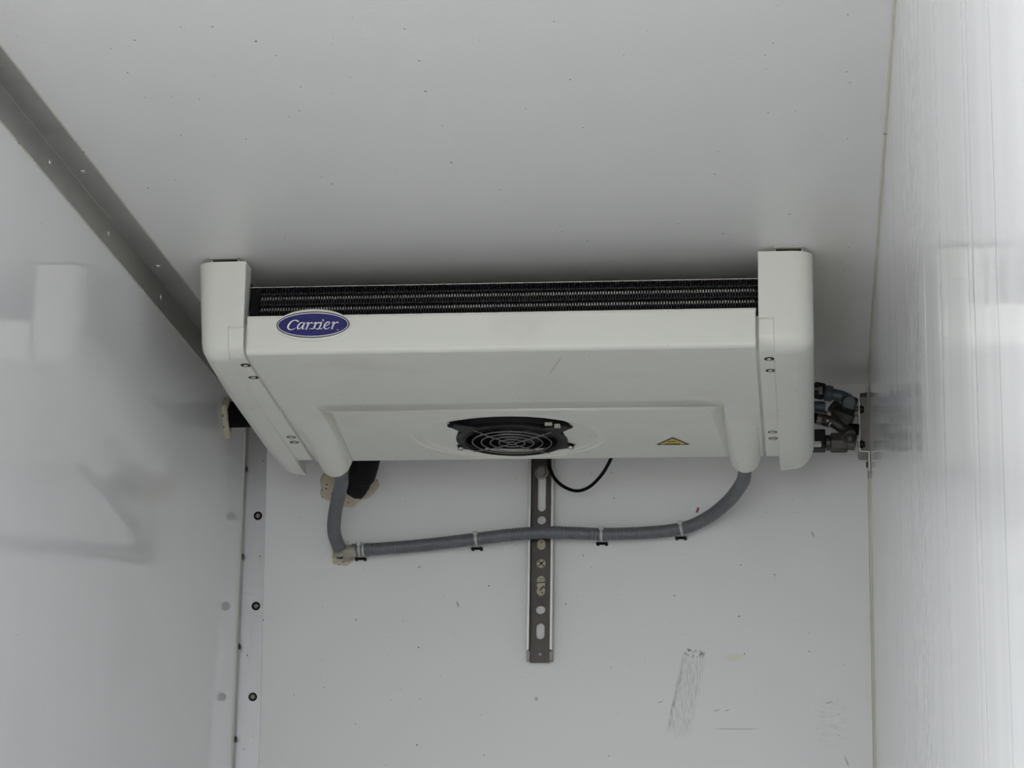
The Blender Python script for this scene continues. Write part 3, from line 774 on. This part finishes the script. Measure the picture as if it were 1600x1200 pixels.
# white elbow joint between the hoses, going into the wall
e0 = on(1, -.045, 531, 858); e1 = on(1, -.036, 541, 862); e2 = on(1, -.036, 556, 860)
el = thing('pipe_elbow', 'pale plastic elbow joining the two hoses above the small foam patch', 'pipe fitting', e1)
MB().tube(catmull([e1+Vector((-.002, .032, -.006)), e1+Vector((-.001, .010, -.004)), e1+Vector((.002, 0, 0)), e2], 6), .0185, 16).link('elbow_body', m_elb, el, 60)
d = (on(1, -.10, 522, 832)-on(1, -.052, 530, 856)).normalized()
MB().lathe(e0-d*.014, d, [(0, .0195), (.002, .0215), (.010, .0215), (.012, .0195)], 20).link('elbow_collar', m_elb, el, 50)
MB().lathe(e0-d*.022, d, [(0, .017), (.007, .017)], 20).link('seal_ring', m_foamblk, el, 50)
t_ = on(1, -.055, 541, 848); MB().bbox((t_.x-.006, -.062, t_.z-.006), (t_.x+.006, -.05, t_.z+.006), .002).link('clamp_tab', m_tie, el)
x_ = (on(1, -.036, 600, 857)-on(1, -.036, 551, 859.5)).normalized()
for px in (566, 573): MB().lathe(on(1, -.036, px, 859), x_, [(0, .0185), (.001, .0198), (.006, .0198), (.007, .0185)], 20).link('hose_clamp_band', m_tie if px == 566 else m_hose, el, 50)

def cable_tie(px, py, axis, label, hoseY, tilt=0.):
    c = on(1, hoseY, px, py); a = axis.normalized()
    o = thing('cable_tie', label, 'cable tie', (c.x, -.004, c.z-.02), 'cable ties holding the long hose')
    r_ = .0203; up = Vector((0, 0, 1)); n_ = a.cross(up).normalized()
    if n_.y > 0: n_ = -n_
    up = n_.cross(a).normalized()
    if up.z < 0: up = -up
    rows = []
    for i in range(28):
        an = 2*PI*i/28; rows.append([c+(n_*math.cos(an)+up*math.sin(an))*rr_+a*s2 for rr_, s2 in ((r_-.0014, -.0035), (r_, -.0035), (r_, .0035), (r_-.0014, .0035))])
    m = MB(); k = len(rows)
    for i in range(k): m.v += rows[i]
    for i in range(k):
        for j in range(4): m.f.append((i*4+j, i*4+(j+1) % 4, ((i+1) % k)*4+(j+1) % 4, ((i+1) % k)*4+j))
    m.link('strap', m_tie, o, 50)
    h = c+n_*(r_*.72)+up*(r_*.72)
    MB().bbox((h.x-.0062, h.y-.005, h.z-.0065), (h.x+.0062, h.y+.006, h.z+.0065), .0015).link('tie_head', m_tie, o)
    MB().bbox((c.x-.012, -.016, c.z-.0235), (c.x+.010, -.0003, c.z-.0190), .0015).link('tie_base', m_foamblk, o, label='black wall fixing below the tie')
    for dx in (-.013, .011): MB().lathe((c.x+dx, -.0005, c.z-.0225), (0, -1, 0), [(0, .0048), (.016, .0048), (.018, .003)], 10).link('base_screw', m_blk, o, 50)
cable_tie(562, 859, Vector((1, 0, .04)), 'pale cable tie on the long hose, next to the foam patch', -.036)
cable_tie(744, 842.5, Vector((1, 0, .09)), 'pale cable tie on the long hose, just left of the rail', -.040)
cable_tie(940, 834.5, Vector((1, 0, -.01)), 'pale cable tie on the long hose, just right of the rail', -.040)
cable_tie(1064, 826, Vector((1, 0, .18)), 'pale cable tie on the long hose, nearest the right bend', -.036)

def foam_patch(cx, cz, rx_, rz_, h, label, seed, wallx=False, y0=0.):
    random.seed(seed); n = 40; ph = [random.uniform(0, 6.28) for _ in range(5)]
    def rad(a): return 1+.10*math.sin(2*a+ph[0])+.07*math.sin(3*a+ph[1])+.05*math.sin(5*a+ph[2])+.04*math.sin(9*a+ph[3])
    m = MB(); rows = []
    for (s_, hh) in ((1., .0), (.97, .35), (.9, .7), (.7, 1.), (.45, .9), (.2, 1.05), (.02, 1.)):
        row = []
        for i in range(n):
            a = 2*PI*i/n; k = rad(a)*s_; bump_ = 1+.25*math.sin(5*a+ph[4]+s_*7)*(.3 < s_ < .95)
            u, w_ = rx_*k*math.cos(a), rz_*k*math.sin(a); d_ = .0003+h*hh*bump_
            row.append((d_, cx+u, cz+w_) if wallx else (cx+u, -d_, cz+w_))
        rows.append(row)
    m.grid(rows, True); m.f.append(tuple(range(n))[::-1]); k = 6*n; m.f.append(tuple(k+i for i in range(n)))
    return tag(m.link('foam_patch', m_foam, None, 60), label, 'foam patch', 'foam sealant patches')
p = on(1, 0, 543, 759)
foam_patch(p.x, p.z, .078, .066, .006, 'large round tan foam patch on the wall behind the short hose', 4)
p = on(1, 0, 534, 872)
foam_patch(p.x, p.z, .030, .024, .008, 'small tan foam patch below the elbow of the hoses', 9)
# black insulated pipes to the front wall
ip = thing('insulated_pipe', 'pair of black insulated pipes entering the wall behind the short hose', 'pipe', on(1, -.02, 562, 765))
MB().tube(catmull([on(1, -.40, 578, 672), on(1, -.30, 577, 706), on(1, -.20, 571, 734), on(1, -.10, 563, 755), on(1, -.012, 558, 764)], 8), [.034]*20+[.029]*13, 18).link('pipe_sleeve', m_foamblk, ip, 60)
MB().tube(catmull([on(1, -.40, 560, 680), on(1, -.22, 556, 728), on(1, -.10, 552, 752), on(1, -.012, 550, 766)], 8), .018, 14).link('pipe_sleeve', m_foamblk, ip, 60)
MB().tube([on(1, -.07, 562, 762), on(1, -.012, 562, 773)], .0125, 14).link('cable_sleeve', m_foamblk, ip, 60)
# black insulated pipe from the left wall
yp = -.30
cpt = on(0, 0.012, 357, 648); cpt = Vector((.012, yp, on(1, yp, 362, 648).z))
il = tag(MB().tube(catmull([(.004, yp, cpt.z), (.08, yp, cpt.z+.001), (.16, yp+.0, cpt.z+.004), (.23, yp-.06, cpt.z+.004)], 8), .037, 20).link('insulated_pipe', m_foamblk, None, 60),
         'thick black insulated pipe from the left wall into the unit', 'pipe')
random.seed(2)
m = MB(); n = 28; rows = []
for (s_, h_) in ((1.0, 0), (1.0, .006), (.93, .013), (.72, .014), (.6, .010)):
    rows.append([(.0003+h_, yp+.056*s_*math.cos(2*PI*i/n)*(1+.08*math.sin(3*2*PI*i/n)), cpt.z+(.045*math.sin(2*PI*i/n)*(1+.14*math.sin(4*2*PI*i/n+1)))*s_-(.018 if i in (19, 20, 21, 22) else 0)*s_) for i in range(n)])
m.grid(rows, True); m.f.append(tuple(range(n)));
tag(m.link('foam_patch', m_foam, None, 60), 'tan foam collar on the left wall round the black pipe', 'foam patch', 'foam sealant patches')
# black cable loop
cb = [on(1, -.12, 857, 706), on(1, -.06, 858, 728), on(1, -.05, 868, 749), on(1, -.06, 884, 762), on(1, -.08, 903, 767), on(1, -.12, 922, 760), on(1, -.18, 940, 742), on(1, -.24, 952, 722), on(1, -.30, 960, 702)]
tag(MB().tube(catmull(cb, 10), .0048, 10).link('power_cable', m_foamblk, None, 60), 'thin black cable looping out beneath the unit beside the rail', 'cable')

# ------------------------------------------------------------------ pipe fittings and bracket at the right
Y0 = -.16
def fy(X, Y, y=Y0): return on(1, y, 1255+X/7.5, 585+Y/7.5)
brk = thing('pipe_bracket', 'grey folded steel bracket bolted in right corner beside the pipe fittings', 'bracket', fy(770, 640))
prof = [(747, 60), (747, 205), (655, 218), (655, 885), (668, 900), (772, 905), (772, 1130)]
pts = [fy(*p) for p in prof]; t = .0028
m = MB(); me_ = MB()
for a, b in zip(pts, pts[1:]):
    d = (b-a); d.y = 0; d.normalize(); n_ = Vector((-d.z, 0, d.x))
    q = [(a.x-n_.x*t/2-d.x*t*.3, a.z-n_.z*t/2-d.z*t*.3), (b.x-n_.x*t/2+d.x*t*.3, b.z-n_.z*t/2+d.z*t*.3), (b.x+n_.x*t/2+d.x*t*.3, b.z+n_.z*t/2+d.z*t*.3), (a.x+n_.x*t/2-d.x*t*.3, a.z+n_.z*t/2-d.z*t*.3)]
    m.prism(q, 1, Y0, -.06); me_.prism(q, 1, Y0-.0006, Y0)
m.link('bracket_plate', m_brkt, brk); me_.link('bracket_edge', m_edge, brk, label='bright cut edge of the bracket')
a = fy(664, 235); b = fy(775, 880)
MB().box((a.x+.001, Y0+.03, b.z), (min(b.x, BW-.001), Y0+.034, a.z)).link('bracket_web', m_brkt, brk)
for X, Y in ((680, 390), (690, 800)):
    c = fy(X, Y, Y0-.0)
    MB().lathe(c+Vector((-.012, .02, 0)), (1, 0, 0), [(0, .009), (.007, .009), (.008, .011), (.013, .011), (.016, .008), (.020, .008)], 6).link('bracket_bolt', m_blk, brk)
c = fy(745, 1040); MB().lathe((c.x-.002, Y0+.02, c.z), (1, 0, 0), [(0, .008), (.004, .008), (.006, .010)], 6).link('bracket_bolt', m_brass, brk)

ft = thing('pipe_fittings', 'cluster of dark metal elbow fittings and nuts between unit and right wall', 'pipe fitting', fy(420, 560))
def bar(p, q, r_, name, mat, n=6, y=Y0-.015, lab=None, cham=.15):
    a, b = fy(*p, y), fy(*q, y); d = b-a; L = d.length
    return MB().lathe(a, d, [(0, r_*.88), (L*cham, r_), (L*(1-cham), r_), (L, r_*.88)], n).link(name, mat, ft, 50 if n > 8 else 25, label=lab)
def elbow(pts, r_, name, mat, y=Y0-.015, ys_=None):
    P = [fy(p[0], p[1], y+(p[2] if len(p) > 2 else 0)) for p in pts]
    return MB().tube(catmull(P, 7), r_, 18).link(name, mat, ft, 60)
# upper line
bar((60, 185), (118, 190), .016, 'hose_end', m_foamblk, 16)
bar((118, 180), (250, 205), .0235, 'union_nut', m_blk, 6)
p = fy(205, 185, Y0-.045); MB().bbox((p.x-.006, p.y-.004, p.z-.012), (p.x+.006, p.y+.004, p.z+.010), .002).link('clamp_lug', m_brkt, ft)
p = fy(180, 170, Y0-.044); MB().bbox((p.x-.016, p.y-.004, p.z-.003), (p.x+.010, p.y+.004, p.z+.003), .001).link('clamp_band', m_brkt, ft)
bar((250, 215), (345, 230), .0225, 'union_collar', m_bluegrey, 18)
elbow([(330, 230), (400, 245), (470, 265), (530, 300, -.01), (540, 330, -.035)], .0165, 'elbow_tube', m_bluegrey)
bar((470, 330), (625, 370), .0230, 'elbow_nut', m_brass, 6, Y0+.01)
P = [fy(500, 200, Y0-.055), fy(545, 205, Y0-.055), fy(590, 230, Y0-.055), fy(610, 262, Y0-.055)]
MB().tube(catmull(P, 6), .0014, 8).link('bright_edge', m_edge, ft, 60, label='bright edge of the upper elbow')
MB().lathe(fy(520, 330, Y0-.030), (0, -1, .15), [(0, .0185), (.006, .0185), (.010, .0150), (.012, .008)], 20).link('elbow_end', m_bluegrey, ft, 50)
# middle line
bar((95, 375), (260, 385), .0155, 'pipe_cap', m_bluegrey, 18)
bar((90, 430), (280, 470), .0095, 'capillary_sleeve', m_brass, 14)
bar((80, 505), (165, 520), .0145, 'hose_end', m_foamblk, 16)
bar((160, 520), (225, 535), .0155, 'union_nut', m_brkt, 6)
bar((225, 530), (330, 560), .0165, 'union_collar', m_brass, 18)
for X, Y, r_ in ((285, 545, .0035), (320, 575, .0028), (305, 600, .0025)):
    MB().lathe(fy(X, Y, Y0-.034), (0, -1, 0), [(0, r_), (.003, r_), (.005, r_*.4)], 12).link('glint_stud', m_edge, ft, 60)  # pale studs stand in for specular glints on the metal
elbow([(320, 545), (400, 590), (470, 640), (540, 680, -.01), (555, 715, -.03)], .0155, 'elbow_tube', m_brass)
bar((350, 430), (590, 520), .026, 'valve_body', m_brass, 8, Y0+.03)
bar((330, 360), (420, 430), .020, 'valve_neck', m_brass, 16, Y0+.03)
bar((520, 640), (655, 650), .0165, 'rubber_cap', m_foamblk, 16, Y0-.01)
bar((600, 450), (655, 450), .010, 'valve_stem', m_brkt, 12, Y0+.01)
# lower line
bar((50, 800), (98, 800), .013, 'hose_end', m_foamblk, 14)
p0 = fy(92, 685); p1 = fy(262, 908)
MB().bbox((p0.x, Y0-.045, p1.z), (p1.x, Y0+.01, p0.z), .003).link('clamp_block', m_blk, ft)
p = fy(155, 818, Y0-.046); MB().bbox((p.x-.015, p.y-.003, p.z-.0085), (p.x+.014, p.y+.003, p.z+.0085), .0025).link('bright_bolt', m_screw, ft)
for X, Y in ((110, 815), (150, 825), (195, 820)):
    MB().lathe(fy(X, Y, Y0-.049), (0, -1, 0), [(0, .0045), (.002, .0045), (.004, .002)], 12).link('glint_stud', m_edge, ft, 60)
MB().lathe(fy(70, 800, Y0-.03), (0, -1, 0), [(0, .0035), (.003, .003), (.004, .001)], 12).link('glint_stud', m_edge, ft, 60)
bar((262, 805), (320, 800), .0225, 'union_collar', m_brass, 18)
bar((315, 800), (520, 800), .0285, 'valve_body', m_brass, 8, cham=.08)
bar((430, 760), (620, 800), .0235, 'elbow_nut', m_brass, 6, Y0-.02)
MB().lathe(fy(545, 745, Y0-.040), (0, -1, .1), [(0, .020), (.005, .020), (.007, .016), (.004, .014), (.008, .010), (.010, .005)], 22).link('elbow_end', m_brass, ft, 50)
